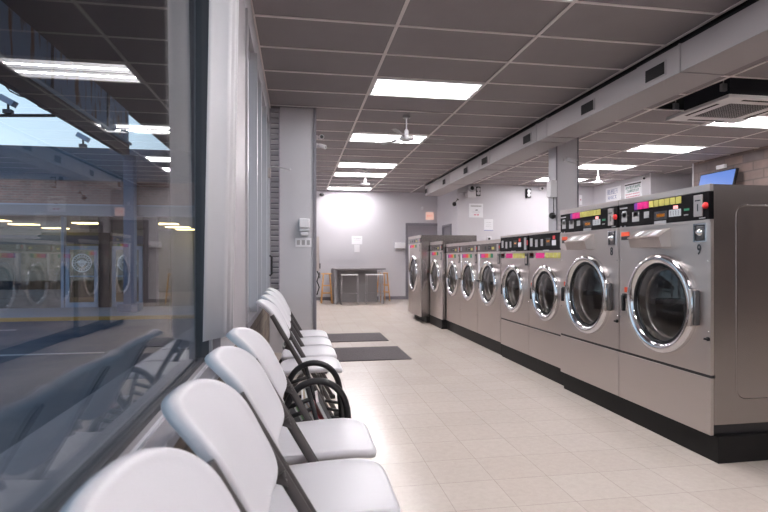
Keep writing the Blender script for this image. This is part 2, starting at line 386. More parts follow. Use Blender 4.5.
# ---------------------------------------------------------------- ceiling lights
def make_light():
    t = empty('ceiling_light', (0, 0, CZ), cat='ceiling light')
    mb = MB(); W, D = 1.196, .588
    for a in ((0, W, 0, .022), (0, W, D - .022, D), (0, .022, .022, D - .022), (W - .022, W, .022, D - .022)): mb.box(*a, -.008, .012, 'fix')
    mb.box(0, W, 0, D, .05, .06, 'fix'); mb.build('frame', t)
    mb = MB(); mb.box(.022, W - .022, .022, D - .022, -.001, .004, 'lamp'); mb.build('diffuser', t)
    for q in (.30, .70):
        mb = MB(); mb.box(.04, W - .04, D * q - .019, D * q + .019, -.004, -.0015, 'tube'); mb.build('tube', t)
    mb = MB(); mb.box(.022, W - .022, D * .5 - .006, D * .5 + .006, -.007, -.0015, 'fix'); mb.build('lens_bar', t)
    return t
L0 = make_light()
LAB = {(.804, -1.89): 'long fluorescent ceiling light above the chairs behind the viewer',
 (.804, -.67): 'fluorescent ceiling light just behind the viewer',
 (.804, -4.33): 'fluorescent ceiling light farthest behind the viewer, near the front wall',
 (.804, .55): 'fluorescent ceiling light over the row of near white chairs',
 (.804, 2.99): 'fluorescent ceiling light cut off by the top edge of the picture',
 (.804, 5.43): 'large bright fluorescent ceiling light, nearest whole one over the aisle',
 (.804, 7.87): 'fluorescent aisle light with the nearer ceiling fan hanging in front of it',
 (.804, 10.31): 'third whole fluorescent light over the aisle, before the far ceiling fan',
 (.804, 11.53): 'thin-looking fluorescent aisle light just behind the far ceiling fan',
 (.804, 13.97): 'fluorescent aisle light right against the back wall',
 (5.684, 6.04): 'fluorescent ceiling light just beyond the air conditioner cassette',
 (5.684, 7.87): 'fluorescent ceiling light between air conditioner and pillar, second from the cassette',
 (5.684, 9.70): 'fluorescent ceiling light immediately right of the square pillar, third from the cassette',
 (5.684, 11.53): 'farthest right-hand fluorescent light, partly hidden behind the square pillar'}
first = True
for x, y in FIX:
    o = L0 if first else copy_tree(L0)
    first = False
    o.location = (x + .012, y + .011, CZ - .004)
    tag(o, LAB.get((x, y), 'fluorescent ceiling light over the near washers, outside the picture'), None, 'fluorescent ceiling lights')

# ---------------------------------------------------------------- duct
t = empty('air_duct', (3.24, 0, 2.785), label='long grey rectangular air duct running under the ceiling', cat='air duct')
mb = MB(); mb.box(0, .42, -5, 13.12, 0, .235, 'duct'); mb.build('duct_body', t)
for y, w_ in ((4.02, .02), (4.04, .56), (6.45, .02), (6.75, .02), (8.52, .02), (9.05, .02), (10.9, .02)):
    mb = MB(); q = .008 if w_ < .1 else .004; mb.box(-q, .42 + q, y, y + w_, -q, .235 + q, 'duct'); mb.build('joint_collar', t)
for y0, y1 in ((4.19, 4.47), (5.33, 5.60), (6.91, 7.17), (8.61, 8.90), (9.66, 9.92), (11.2, 11.42), (12.83, 13.06)):
    mb = MB(); mb.box(-.014, -.002, y0, y1, .035, .165, 'duct'); mb.box(-.016, -.010, y0 + .012, y1 - .012, .045, .155, 'dark')
    for k in range(5): mb.box(-.019, -.012, y0 + .012, y1 - .012, .055 + k * .02, .059 + k * .02, 'dark')
    mb.build('air_vent', t)
for y in range(-3, 13, 2):
    pass
mb = MB(); mb.box(.05, .42, -5, 13.1, .2355, .290, 'dark'); mb.build('dark_gap_strip', t)  # added strip, its near-black colour stands in for the dark gap above the duct

# ---------------------------------------------------------------- AC cassette
t = empty('air_conditioner', (4.60, 4.98, 2.93), label='square ceiling air conditioner cassette hanging below an open dark ceiling gap', cat='air conditioner')
mb = MB()
def frame_plate(mb, x0, x1, y0, y1, z0, z1, w, m):
    mb.box(x0, x1, y0, y0 + w, z0, z1, m); mb.box(x0, x1, y1 - w, y1, z0, z1, m); mb.box(x0, x0 + w, y0 + w, y1 - w, z0, z1, m); mb.box(x1 - w, x1, y0 + w, y1 - w, z0, z1, m)
mb.box(0, .98, 0, .98, .012, .035, 'fix', bev=.008)
frame_plate(mb, .0, .98, .0, .98, -.004, .014, .20, 'fix')
mb.build('panel', t)
mb = MB()
for a in ((.062, .102, .24, .74), (.878, .918, .24, .74), (.24, .74, .062, .102), (.24, .74, .878, .918)): mb.box(*a, -.0055, .0, 'dark')
mb.build('air_slot', t)
mb = MB(); mb.box(.20, .78, .20, .78, .004, .012, 'fix')
for k in range(17):
    a = .205 + k * .033; mb.box(a, a + .009, .20, .78, -.001, .005, 'label_grey'); mb.box(.20, .78, a, a + .009, -.001, .005, 'ink')
mb.build('grille', t)
mb = MB(); mb.box(.14, .84, .14, .84, .035, .30, 'beam_dark'); mb.build('housing', t)
for x, y in ((.04, .12), (.94, .12), (.04, .86), (.94, .86)):
    mb = MB(); mb.box(x - .03, x + .03, y - .02, y + .02, .10, .18, 'alu'); mb.cyl((x, y, .10), (x, y, .66), .006, 'alu', 8); mb.build('hanger', t)

# ---------------------------------------------------------------- ceiling fans
def make_fan(a0):
    t = empty('ceiling_fan', (0, 0, CZ), cat='ceiling fan')
    mb = MB(); mb.cyl((0, 0, 0), (0, 0, -.03), .05, 'label_grey'); mb.cyl((0, 0, -.03), (0, 0, -.24), .010, 'white', 10); mb.build('downrod', t)
    mb = MB(); mb.lathe((0, 0, 0), (0, 0, -1), [(.0, .17), (.018, .175), (.032, .20), (.028, .25), (.05, .262), (.095, .275), (.10, .30), (.085, .318), (.04, .33), (0, .332)], 'white', 28); mb.build('motor', t)
    for k in range(3):
        mb = MB(); a = a0 + k * 2 * PI / 3; R = Matrix.Rotation(a, 4, 'Z') @ Matrix.Translation((0, 0, -.29)) @ Matrix.Rotation(.16, 4, 'X')
        mb.box(.08, .22, -.012, .012, -.003, .003, 'alu', R); mb.box(.20, .52, -.025, .03, -.002, .003, 'label_grey', R); mb.build('blade', t)
    return t
f = make_fan(.0); f.location = (1.44, 6.86, CZ - .004); tag(f, 'white ceiling fan hanging over the aisle, nearer of the two there', None, 'ceiling fans')
f = copy_tree(f); f.location = (1.455, 11.25, CZ - .004); f.rotation_euler.z = .15; tag(f, 'white ceiling fan near the back wall, farther of the two over the aisle')
f = copy_tree(f); f.location = (6.27, 10.2, CZ - .004); f.rotation_euler.z = .5; tag(f, 'white ceiling fan seen right of the square pillar')

# ---------------------------------------------------------------- washers
def plate_with_hole(mb, x0, x1, W, z0, z1, yc, zc, r, m, n=64):
    """front sheet in the YZ plane between x0 and x1 with a round hole"""
    ang = [2 * PI * k / n for k in range(n)]
    def outer(a):
        dy, dz = math.cos(a), math.sin(a); t = 1e9
        if dy > 1e-9: t = min(t, (W - yc) / dy)
        if dy < -1e-9: t = min(t, -yc / dy)
        if dz > 1e-9: t = min(t, (z1 - zc) / dz)
        if dz < -1e-9: t = min(t, (z0 - zc) / dz)
        return yc + dy * t, zc + dz * t
    for c in ((0, z0), (0, z1), (W, z0), (W, z1)): ang.append(math.atan2(c[1] - zc, c[0] - yc) % (2 * PI))
    ang = sorted(set(round(a, 7) for a in ang))
    for x in (x0, x1):
        I = [mb.bm.verts.new((x, yc + r * math.cos(a), zc + r * math.sin(a))) for a in ang]
        O = [mb.bm.verts.new((x, *outer(a))) for a in ang]
        for k in range(len(ang)):
            k2 = (k + 1) % len(ang); mb.face([I[k], O[k], O[k2], I[k2]], m)
        if x == x0: IO = (I, O)
        else:
            for A, B in ((IO[0], I), (IO[1], O)):
                for k in range(len(ang)):
                    k2 = (k + 1) % len(ang); mb.face([A[k], A[k2], B[k2], B[k]], m)
def washer(x, y, W, H, D, label, cat='washing machine', group=None, zb=.158, gap=None, band=(1.41, 1.58), bandmat='black_panel', door=(.418, .892, .322),
           style='A', number=None, red=True):
    t = empty('washing_machine', (x, y, 0), label=label, cat=cat, group=group)
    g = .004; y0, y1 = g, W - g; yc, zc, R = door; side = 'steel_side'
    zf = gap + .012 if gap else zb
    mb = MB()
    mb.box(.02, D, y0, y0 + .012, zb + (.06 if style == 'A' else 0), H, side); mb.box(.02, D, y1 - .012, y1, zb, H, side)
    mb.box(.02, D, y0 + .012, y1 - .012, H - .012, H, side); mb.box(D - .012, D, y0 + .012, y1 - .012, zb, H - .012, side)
    mb.box(.03, D - .012, y0 + .012, y1 - .012, zb, zb + .06, 'black')
    if style == 'A':     # embossed rounded panel on the side sheet
        pts = []
        xa, xb, za, zb2, rr = .17, D - .15, .36, 1.50, .06
        for cx, cz, a0 in ((xb - rr, zb2 - rr, 0), (xa + rr, zb2 - rr, PI/2), (xa + rr, za + rr, PI), (xb - rr, za + rr, 1.5 * PI)):
            for k in range(7): a = a0 + PI/2 * k / 6; pts.append((cx + rr * math.cos(a), y0, cz + rr * math.sin(a)))
        mb.tube(pts, .006, side, 8, ry=.002, up=(0, 1, 0), closed=True)
    mb.build('cabinet', t)
    mb = MB(); plate_with_hole(mb, 0, .02, W - 2 * g, zf, band[0], yc, zc, R - .035, 'steel')
    mb.box(-.002, .02, y0, y1, band[1] + .003, H + .002, 'steel')
    o = mb.build('front_panel', t)
    for v in o.data.vertices: pass
    o.location.y = g
    if gap:
        mb = MB(); mb.box(-.002, .02, y0, y1, zb, gap - .006, 'steel', bev=.002); mb.box(.004, .03, y0, y1, gap - .006, gap + .012, 'black'); mb.build('lower_panel', t)
    # seam screws
    mb = MB()
    for yy in (y0 + .018, y1 - .018):
        for zz in (zf + .25, zc + .28): mb.lathe((0, yy, zz), (-1, 0, 0), [(.006, 0), (.005, .003), (0, .004)], 'chrome', 8)
    mb.build('screw', t)
    # control band
    mb = MB(); b0, b1 = band; bh = b1 - b0; yw = W - .03
    mb.box(-.004, .02, y0 + .01, y1 - .004, b0 + .006, b1, bandmat, bev=.002); mb.box(-.006, .02, y0, y1, b0 - .006, b0 + .006, 'steel')
    def P(a0, a1, c0, c1, m, th=.0015):   # a: fraction from the viewer's left, c: fraction up the band
        mb.box(-.004 - th, -.004, W - a1 * W, W - a0 * W, b0 + c0 * bh, b0 + c1 * bh, m)
    if style == 'A':
        P(.045, .115, .25, .66, 'label_grey'); P(.055, .105, .45, .72, 'paper'); P(.185, .27, .22, .62, 'label_grey'); P(.20, .255, .42, .66, 'ink')
        P(.33, .39, .32, .58, 'label_grey'); P(.02, .12, .82, .88, 'label_grey'); P(.45, .59, .20, .52, 'ink'); P(.475, .565, .30, .42, 'led_orange')
        P(.61, .73, .26, .52, 'led_white')
        for k in range(4): P(.625 + k * .026, .632 + k * .026, .30, .48, 'ink')
        P(.655, .70, .54, .66, 'led_red'); P(.76, .81, .42, .50, 'green'); P(.76, .80, .25, .29, 'label_grey')
        P(.45, .58, .04, .15, 'label_grey'); P(.025, .045, .03, .09, 'label_grey'); P(.08, .10, .03, .09, 'label_grey')
        P(.90, .955, .08, .12, 'label_grey')
        P(.21, .30, .70, .985, 'purple')
    else:
        P(.05, .12, .3, .8, 'label_grey'); P(.20, .27, .25, .7, 'label_grey' if style == 'B' else 'brown_panel'); P(.36, .42, .3, .7, 'label_grey' if style == 'B' else 'ink'); P(.50, .62, .3, .75, 'ink')
        P(.52, .6, .5, .62, 'led_orange' if style == 'B' else 'label_grey'); P(.66, .76, .3, .6, 'paper' if style == 'B' else 'yellow'); P(.68, .74, .65, .85, 'red' if style == 'B' else 'brown_panel'); P(.86, .93, .12, .88, 'label_grey'); P(.945, .975, .4, .7, 'red')
        P(.42, .58, -.02, .06, 'paper')
    mb.build('control_panel', t)
    if style == 'A':
        zb0, zb1 = b0 + .70 * bh, b0 + .99 * bh
        for k in range(2):
            mb = MB(); a = .255 + k * .068; mb.box(-.010, -.004, W - (a + .064) * W, W - a * W, zb0, zb1, 'magenta', bev=.002); mb.build('magenta_button', t)
        for k in range(6):
            mb = MB(); a = .395 + k * .058; mb.box(-.010, -.004, W - (a + .05) * W, W - a * W, zb0 + .003, zb1 - .002, 'yellow', bev=.002); mb.build('yellow_button', t)
        mb = MB(); mb.box(-.012, -.003, .058, .125, b0 + .16 * bh, b0 + .92 * bh, 'steel', bev=.002); mb.box(-.014, -.011, .088, .094, b0 + .35 * bh, b0 + .6 * bh, 'ink'); mb.box(-.014, -.011, .07, .112, b0 + .7 * bh, b0 + .74 * bh, 'ink'); mb.build('coin_plate', t)
        mb = MB(); mb.lathe((-.004, .036, b0 + .52 * bh), (-1, 0, 0), [(.020, 0), (.020, .008), (.015, .014), (0, .016)], 'red', 20); mb.build('red_button', t)
        # detergent hopper
        mb = MB(); ya, yb2 = W * .375, W * .735; pr_ = [(0, b0 - .150), (-.070, b0 - .150), (-.085, b0 - .090), (-.01, b0 - .035), (0, b0 - .035)]
        A = [mb.bm.verts.new((px, ya, pz)) for px, pz in pr_]; B = [mb.bm.verts.new((px, yb2, pz)) for px, pz in pr_]
        mb.face(A, 'steel'); mb.face(B[::-1], 'steel')
        for k in range(5): mb.face([A[k], A[(k + 1) % 5], B[(k + 1) % 5], B[k]], 'steel')
        Rm = Matrix.Translation((-.0475, 0, b0 - .06)) @ Matrix.Rotation(-math.atan2(.05, .075), 4, 'Y')
        mb.box(-.048, .048, ya - .006, yb2 + .006, .0, .006, 'steel', Rm)
        for k in range(3): mb.box(-.03, .03, ya + .05 + k * .085, ya + .105 + k * .085, .006, .0075, 'paper' if k != 1 else 'label_grey', Rm)
        mb.build('detergent_hopper', t)
        # coin slot
        mb = MB(); frame_plate2(mb, -.006, .0, .035, .135, b0 - .125, b0 - .015, .008, 'chrome'); mb.box(-.0015, -.0005, .043, .127, b0 - .117, b0 - .023, 'black')
        mb.box(-.012, -.001, .05, .102, b0 - .112, b0 - .03, 'steel_dark', bev=.004); mb.build('coin_slot', t)
        mb = MB(); mb.lathe((-.01, .078, b0 - .068), (-1, 0, 0), [(.024, 0), (.024, .006), (.014, .012), (.010, .02), (0, .022)], 'chrome', 20); mb.build('lock_knob', t)
        if number: text('number', number, .085, 'ink', (-.0015, .092, b0 - .172), FX, t, sx=.8)
        # stickers
        mb = MB(); mb.box(-.002, 0, W - .125, W - .03, b0 - .06, b0 - .03, 'orange'); mb.box(-.002, 0, W - .125, W - .03, b0 - .088, b0 - .06, 'ink'); mb.build('sticker', t)
        mb = MB(); mb.lathe((0, .02, zc - .175), (-1, 0, 0), [(.012, 0), (.012, .01), (0, .012)], 'black', 14); mb.box(-.022, -.008, .008, .034, zc - .181, zc - .169, 'black'); mb.build('key_lock', t)
    else:
        # label strip, coin slot
        mb = MB(); zz0, zz1 = b0 - .072, b0 - .018
        def Q(a0, a1, m, e0=0, e1=0): mb.box(-.002, 0, W - a1 * W, W - a0 * W, zz0 + e0, zz1 + e1, m)
        if style == 'B':
            Q(.02, .14, 'ink'); Q(.02, .14, 'orange', .02, .0); Q(.21, .45, 'magenta'); 
            for k in range(4): Q(.48 + k * .105, .57 + k * .105, 'yellow')
        else:
            Q(.14, .19, 'purple'); Q(.19, .36, 'magenta'); Q(.36, .50, 'orange'); Q(.50, .60, 'yellow'); Q(.60, .70, 'green')
            mb.box(-.003, 0, W * .89, W * .94, zc + .12, b0 - .02, 'paper')
        mb.build('sticker', t)
        mb = MB(); mb.box(-.006, 0, .02, .09, b0 - .15, b0 - .02, 'steel_dark' if style == 'C' else 'black'); mb.box(-.01, -.004, .04, .07, b0 - .13, b0 - .05, 'steel'); mb.build('coin_slot', t)
    # door
    d = MB(); o = (0, yc, zc); rt = .048 if style == 'A' else .045
    d.lathe(o, (-1, 0, 0), [(R, .0), (R + .003, .024), (R - .004, .040), (R - .020, rt), (R - .035, rt + .002), (R - .052, rt - .01), (R - .062, .028), (R - .064, .015)], 'chrome', 64)
    d.lathe(o, (-1, 0, 0), [(R - .064, .02), (R - .075, .028), (R - .078, .0), (R - .062, -.02)], 'rubber', 64)
    dr = d.build('door', t)
    mb = MB(); mb.lathe(o, (-1, 0, 0), [(R - .072, .018), (R - .10, .026), (R - .16, .036), (.05, .045), (0, .046)], 'bowl', 48)
    mb.build('door_glass', dr)
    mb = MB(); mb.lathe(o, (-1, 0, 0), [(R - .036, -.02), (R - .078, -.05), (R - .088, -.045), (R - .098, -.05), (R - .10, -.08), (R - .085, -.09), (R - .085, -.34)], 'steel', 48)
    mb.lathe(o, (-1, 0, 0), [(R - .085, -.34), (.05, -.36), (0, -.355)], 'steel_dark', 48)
    for k in range(3):
        a = k * 2 * PI / 3 + .5
        mb.box(-.0, .24, -.02, .02, 0, .05, 'steel_dark', Matrix.Translation((.09, yc, zc)) @ Matrix.Rotation(a, 4, 'X') @ Matrix.Translation((0, 0, R - .14)))
    mb.build('drum', t)
    # hinge on the viewer's right, latch on the left
    hh = .11 if style == 'A' else .07
    if style == 'A':
        mb = MB(); mb.box(-.048, 0, yc - R + .010, yc - R + .034, zc - hh, zc + hh, 'steel', bev=.006); mb.box(-.038, -.001, yc - R - .012, yc - R + .010, zc - hh * .95, zc + hh * .95, 'steel_dark', bev=.006); mb.build('hinge', t)
    mb = MB(); yl = yc + R + .045
    q = 1 if style == 'A' else .6
    mb.box(-.03 * q, 0, yl - .03 * q, yl + .02 * q, zc + .005, zc + .04, 'black', bev=.003); mb.box(-.045 * q, -.02 * q, yl - .012, yl + .006, zc - .085, zc + .03, 'black', bev=.003)
    if style == 'C': mb.box(-.045, -.02, yl - .04, yl + .03, zc + .01, zc + .03, 'black')
    mb.build('door_handle', t)
    if red:
        mb = MB(); mb.box(-.003, 0, yl - .035, yl + .03, zc + .048, zc + .085, 'orange'); mb.build('warning_label', t)
    return t
def frame_plate2(mb, x0, x1, y0, y1, z0, z1, w, m):
    mb.box(x0, x1, y0, y1, z0, z0 + w, m); mb.box(x0, x1, y0, y1, z1 - w, z1, m); mb.box(x0, x1, y0, y0 + w, z0 + w, z1 - w, m); mb.box(x0, x1, y1 - w, y1, z0 + w, z1 - w, m)
GA, GB, GC = 'large front-load washers', 'medium front-load washers', 'small front-load washers'
washer(2.37, 2.693, .884, 1.62, 1.10, 'largest stainless washer, number 9, nearest the viewer with its side showing', group=GA, gap=.495, number='9')
washer(2.37, 3.577, .882, 1.62, 1.10, 'large stainless washer number 8, right beside number 9', group=GA, gap=.495, number='8')
washer(2.43, 4.462, .787, 1.45, 1.0, 'medium stainless washer directly next to number 8', group=GB, gap=.46, band=(1.26, 1.43), door=(.385, .845, .272), style='B')
washer(2.43, 5.25, .78, 1.45, 1.0, 'medium stainless washer between another medium one and the smaller brown-panelled washers', group=GB, gap=.46, band=(1.26, 1.43), door=(.385, .845, .272), style='B')
washer(2.455, 6.10, .83, 1.42, .95, 'small washer with brown control panel, nearest of three', group=GC, band=(1.265, 1.375), bandmat='brown_panel', door=(.385, .86, .29), style='C', red=False)
washer(2.455, 6.93, .78, 1.42, .95, 'small washer with brown control panel, middle of three', group=GC, band=(1.265, 1.375), bandmat='brown_panel', door=(.36, .86, .285), style='C', red=False)
washer(2.455, 7.71, .75, 1.42, .95, 'small washer with brown control panel, farthest of three', group=GC, band=(1.265, 1.375), bandmat='brown_panel', door=(.35, .86, .28), style='C', red=False)
washer(2.39, 8.495, .79, 1.475, .95, 'narrow-looking washer tucked between the tall end machine and brown-panelled ones', band=(1.31, 1.42), bandmat='brown_panel', door=(.39, .88, .285), style='C')
washer(2.22, 9.33, 1.05, 1.61, 1.07, 'tall stainless washer at the far end of the row, sticking out into aisle', band=(1.46, 1.56), bandmat='steel_dark', door=(.52, .90, .34), style='C', zb=.115, red=False)
def plinth(x, y0, y1, D, h, label, ny=0):
    mb = MB(); mb.box(0, D, y0 - ny, y1, 0, h, 'base', bev=.004); o = mb.build('washer_plinth'); o.location = (x, 0, 0); tag(o, label, 'plinth', 'black washer plinths')
plinth(2.40, 2.675, 4.455, 1.05, .156, 'black plinth under the two largest washers')
plinth(2.445, 4.462, 6.04, .95, .156, 'black plinth under the two medium washers')
plinth(2.465, 6.09, 8.47, .9, .156, 'black plinth under the three brown-panelled washers')
plinth(2.385, 8.485, 9.29, .9, .156, 'short black plinth under the narrow-looking washer before the end machine')
plinth(2.34, 9.36, 10.35, .9, .113, 'low black plinth under the tall end washer')

# ---------------------------------------------------------------- folding chairs
def panel(mb, Y, L, th, m, T, dish=.006, scoop=0., n=5, lip=.03, rnd=2.9, rnd2=None):
    """rounded moulded panel: local u across (±Y), v along (±L), w outward; T maps (u,v,w) to the chair"""
    N = 56
    def ring(inset, w):
        r = []
        for k in range(N):
            a = 2 * PI * k / N; ca, sa = math.cos(a), math.sin(a)
            e_ = rnd if sa >= 0 or not rnd2 else rnd2; u = math.copysign(abs(ca) ** (2 / e_), ca) * (Y - inset); v = math.copysign(abs(sa) ** (2 / e_), sa) * (L - inset)
            r.append(mb.bm.verts.new(T(u, v, w - scoop * (1 - (u / Y) ** 2))))
        return r
    def fillcap(r, inset, w):
        prev = r
        for q in (.75, .5, .25):
            cur = []
            for k in range(N):
                a = 2 * PI * k / N; ca, sa = math.cos(a), math.sin(a)
                e_ = rnd if sa >= 0 or not rnd2 else rnd2; u = math.copysign(abs(ca) ** (2 / e_), ca) * (Y - inset) * q; v = math.copysign(abs(sa) ** (2 / e_), sa) * (L - inset) * q
                cur.append(mb.bm.verts.new(T(u, v, w - scoop * (1 - (u / Y) ** 2))))
            for k in range(N): mb.face([prev[k], prev[(k + 1) % N], cur[(k + 1) % N], cur[k]], m, True)
            prev = cur
        c = mb.bm.verts.new(T(0, 0, w - scoop))
        for k in range(N): mb.face([prev[k], prev[(k + 1) % N], c], m, True)
    prof = [(.036, -dish), (.022, -dish * .5), (.012, .0), (.004, -.004), (0, -.012), (0, -th), (.003, -th - lip * .6), (.010, -th - lip * .5), (.014, -th + .004)]
    rs = [ring(i, w) for i, w in prof]
    for a, b in zip(rs, rs[1:]):
        for k in range(N): mb.face([a[k], a[(k + 1) % N], b[(k + 1) % N], b[k]], m, True)
    fillcap(rs[0], .036, -dish); fillcap(rs[-1], .014, -th + .004)
CH = math.radians(30)
def make_chair():
    t = empty('folding_chair', (0, 0, 0), cat='chair', group='white folding chairs along the window')
    # backrest: centre about x=-.165 z=.742
    c0 = Vector((-.120, 0, .772)); al = math.radians(27)
    def TB(u, v, w):
        vv = Vector((-math.sin(al), 0, math.cos(al))); ww = Vector((math.cos(al), 0, math.sin(al)))
        bend = .035 * (v / .17) ** 2 * (1 if v > 0 else 0)
        return c0 + Vector((0, u, 0)) + vv * v + ww * (w - bend + .012)
    mb = MB(); panel(mb, .217, .178, .016, 'chair', TB, scoop=.036, lip=.032, rnd=2.8, rnd2=6); bk = mb.build('backrest', t)
    c1 = Vector((.095, 0, .455))
    def TS(u, v, w):
        drop = .022 * max(0, v / .2) ** 3 - .012 * (v / .2)
        return c1 + Vector((v, u, w - drop))
    mb = MB(); panel(mb, .213, .215, .018, 'chair', TS, scoop=.010, lip=.022, rnd=6); mb.build('seat', t)
    for s in (-1, 1):
        y = s * .229
        fx = lambda z: -.170 + (.828 - z) * .575
        mb = MB(); mb.tube([(fx(z), y, z) for z in (.815, .81, .5, .2, .02)], .0155, 'frame', 12, ry=.010)
        if s == 1: pass
        mb.build('front_leg', t)
        mb = MB(); mb.tube([(.045, y - s * .026, .425), (.02, y - s * .026, .40), (-.245, y - s * .026, .012)], .014, 'frame', 10, ry=.009); mb.build('rear_leg', t)
        mb = MB(); mb.tube([(fx(.60) - .004, y - s * .013, .61), (fx(.56) - .01, y - s * .013, .585), (-.075, y - s * .015, .605)], .014, 'frame', 8, ry=.004); mb.build('bracket', t)
    mb = MB(); mb.tube([(.17, -.229, .25), (.17, .229, .25)], .010, 'frame', 8, up=(0, 0, 1)); mb.tube([(-.125, -.203, .195), (-.125, .203, .195)], .009, 'frame', 8, up=(0, 0, 1)); mb.build('cross_bar', t)
    for s in (-1, 1):
        for x, z in ((.298, .014), (-.25, .012)):
            mb = MB(); mb.box(x - .022, x + .022, s * (.227 if x > 0 else .203) - .012, s * (.227 if x > 0 else .203) + .012, 0, .03, 'rubber', bev=.004); mb.build('foot_cap', t)
    return t
chair = make_chair()
CHS = [(.0, .255, 0, 'white folding chair nearest the viewer, almost wholly below the picture'),
 (.0, .74, .0, 'white folding chair at the bottom left corner, only its backrest top in the picture'),
 (.0, 1.225, 0, 'white folding chair with large backrest, second from the bottom left corner'),
 (.005, 1.715, 0, 'white folding chair whose whole seat fills the bottom centre'),
 (.005, 2.205, 0, 'white folding chair just before the black magazine rack'),
 (.0, 3.735, 0, 'white folding chair directly behind the black magazine rack'),
 (.0, 4.23, 0, 'second white folding chair beyond the black magazine rack'),
 (-.005, 4.72, 0, 'third white folding chair beyond the black magazine rack'),
 (-.01, 5.21, 0, 'farthest white folding chair, next to the grey partition')]
for i, (x, y, rz, lab) in enumerate(CHS):
    o = chair if i == 0 else copy_tree(chair)
    o.location = (x, y, 0); o.rotation_euler.z = rz; o['label'] = lab

# ---------------------------------------------------------------- magazine rack
t = empty('magazine_rack', (.10, 2.85, 0), label='black rack with two tall hooped ends beside the folding chairs, holding magazines', cat='magazine rack')
for y, sc in ((-.27, 1.), (.22, .96)):
    mb = MB(); pts = []
    for k in range(25):
        a = PI * k / 24; pts.append((-.152 * math.cos(a) - .005, y, .385 + .205 * math.sin(a) ** .8 * sc))
    pts = [(-.20, y, .02)] + [(-.175, y, .25)] + pts + [(.160, y, .25), (.175, y, .02)]
    mb.tube(pts, .017, 'black', 10, ry=.013); mb.build('hoop_end', t)
    mb = MB()
    for k in range(7): mb.tube([(-.165, y, .16 + k * .05), (-.03, y, .205 + k * .05)], .011, 'black', 8)
    for k in range(5): mb.tube([(.06, y, .18 + k * .045), (.16, y, .16 + k * .045)], .009, 'black', 8)
    mb.tube([(-.05, y, .56), (.07, y, .12)], .012, 'black', 8)
    mb.build('spindle', t)
mb = MB()
for x in (-.16, -.06, .06, .16): mb.tube([(x, -.27, .12), (x, .22, .12)], .009, 'black', 8)
for x in (-.17, .17): mb.tube([(x, -.27, .36), (x, .22, .36)], .009, 'black', 8)
mb.box(-.165, .165, -.26, .21, .125, .135, 'black'); mb.box(-.16, -.06, -.25, .20, .135, .33, 'black'); mb.build('tray', t)
def magazine(x, y, w, tilt, m1, lab, h=.29, th=.010):
    mb = MB(); mb.box(-th / 2, th / 2, 0, w, 0, h, m1); mb.box(-th / 2 - .0006, -th / 2, .012, w - .012, h * .55, h * .9, 'paper'); mb.box(-th / 2 + .001, th / 2 - .001, -.002, w + .001, .002, h + .0015, 'paper')
    o = mb.build('magazine'); o.location = (x, y, .20); o.rotation_euler = (0, -tilt, 0); tag(o, lab, 'magazine', 'magazines in the rack')
magazine(.205, 2.64, .21, .50, 'mag_red', 'red magazine leaning in the black rack, foremost and brightest', .33, .014)
magazine(.185, 2.64, .21, .50, 'mag_tan', 'tan magazine leaning against the red one', .33)
magazine(.235, 2.64, .23, .46, 'ink', 'black-covered magazine leaning in the rack nearest the aisle', .30, .016)
magazine(.125, 2.64, .21, .50, 'mag_green', 'green magazine on the wall side of the rack', .28)

# ---------------------------------------------------------------- floor mats
for y0, y1, x0, x1, lab in ((6.02, 6.92, .40, 1.33, 'dark grey floor mat nearer the viewer, in the aisle'), (7.42, 8.22, .40, 1.30, 'dark grey floor mat farther down the aisle')):
    mb = MB(); mb.box(0, x1 - x0, 0, y1 - y0, 0, .010, 'mat', bev=.004); o = mb.build('floor_mat'); o.location = (x0, y0, 0); tag(o, lab, 'mat', 'grey floor mats')

# ---------------------------------------------------------------- vertical blind
t = empty('vertical_blind', (XG, 2.3, 0), label='white vertical blind pushed together at the end of the large window', cat='blind')
vs = [(.020, 0, .098, 0, .838, .42), (.072, .055, .062, 0, .85, .55), (.095, .090, .040, 0, .86, .5)]
for x, y, w, dz, zb, a in vs:
    mb = MB(); n = 6; pts0 = []
    R_ = Matrix.Translation((x, y, 0)) @ Matrix.Rotation(a, 4, 'Z')
    top = 2.80
    A = []
    for zz, sh in ((zb, 0), (top, .036)):
        row = []
        for th in (0, .003):
            row.append([mb.bm.verts.new(R_ @ Vector((w * k / n + sh, th + .008 * math.sin(PI * k / n), zz + (.0 if zz == top else .012 * k / n)))) for k in range(n + 1)])
        A.append(row)
    for th in (0, 1):
        for k in range(n): mb.face([A[0][th][k], A[0][th][k + 1], A[1][th][k + 1], A[1][th][k]], 'blind', True)
    for k in (0, n): mb.face([A[0][0][k], A[0][1][k], A[1][1][k], A[1][0][k]], 'blind')
    for q in (0, 1):
        for k in range(n): mb.face([A[q][0][k], A[q][0][k + 1], A[q][1][k + 1], A[q][1][k]], 'blind')
    mb.build('vane', t)
mb = MB(); mb.box(.03, .085, -4.4, .13, 2.80, 2.85, 'alu'); mb.build('headrail', t)

# ---------------------------------------------------------------- door closer arm and pull on the second window bay
t = empty('door_closer', (XL, 6.3, 2.27), label='metal closer arm reaching from the far window frame toward the partition', cat='door closer')
mb = MB(); mb.box(0, .035, .0, .10, -.13, -.02, 'steel', bev=.004); mb.build('housing', t)
mb = MB(); mb.tube([(.02, .05, -.01), (.06, .10, .015), (.255, .30, .015)], .006, 'alu', 8); mb.lathe((.255, .30, .015), (0, 0, 1), [(0, -.012), (.013, -.006), (.013, .006), (0, .012)], 'cam_white', 12); mb.build('arm', t)
mb = MB(); mb.tube([(XL + .02, 6.35, .98), (XL + .045, 6.35, 1.0), (XL + .045, 6.35, 1.20), (XL + .02, 6.35, 1.22)], .012, 'black', 10, up=(0, 1, 0)); o = mb.build('pull_handle'); tag(o, 'black pull handle on the far window frame beside the shutter', 'handle')

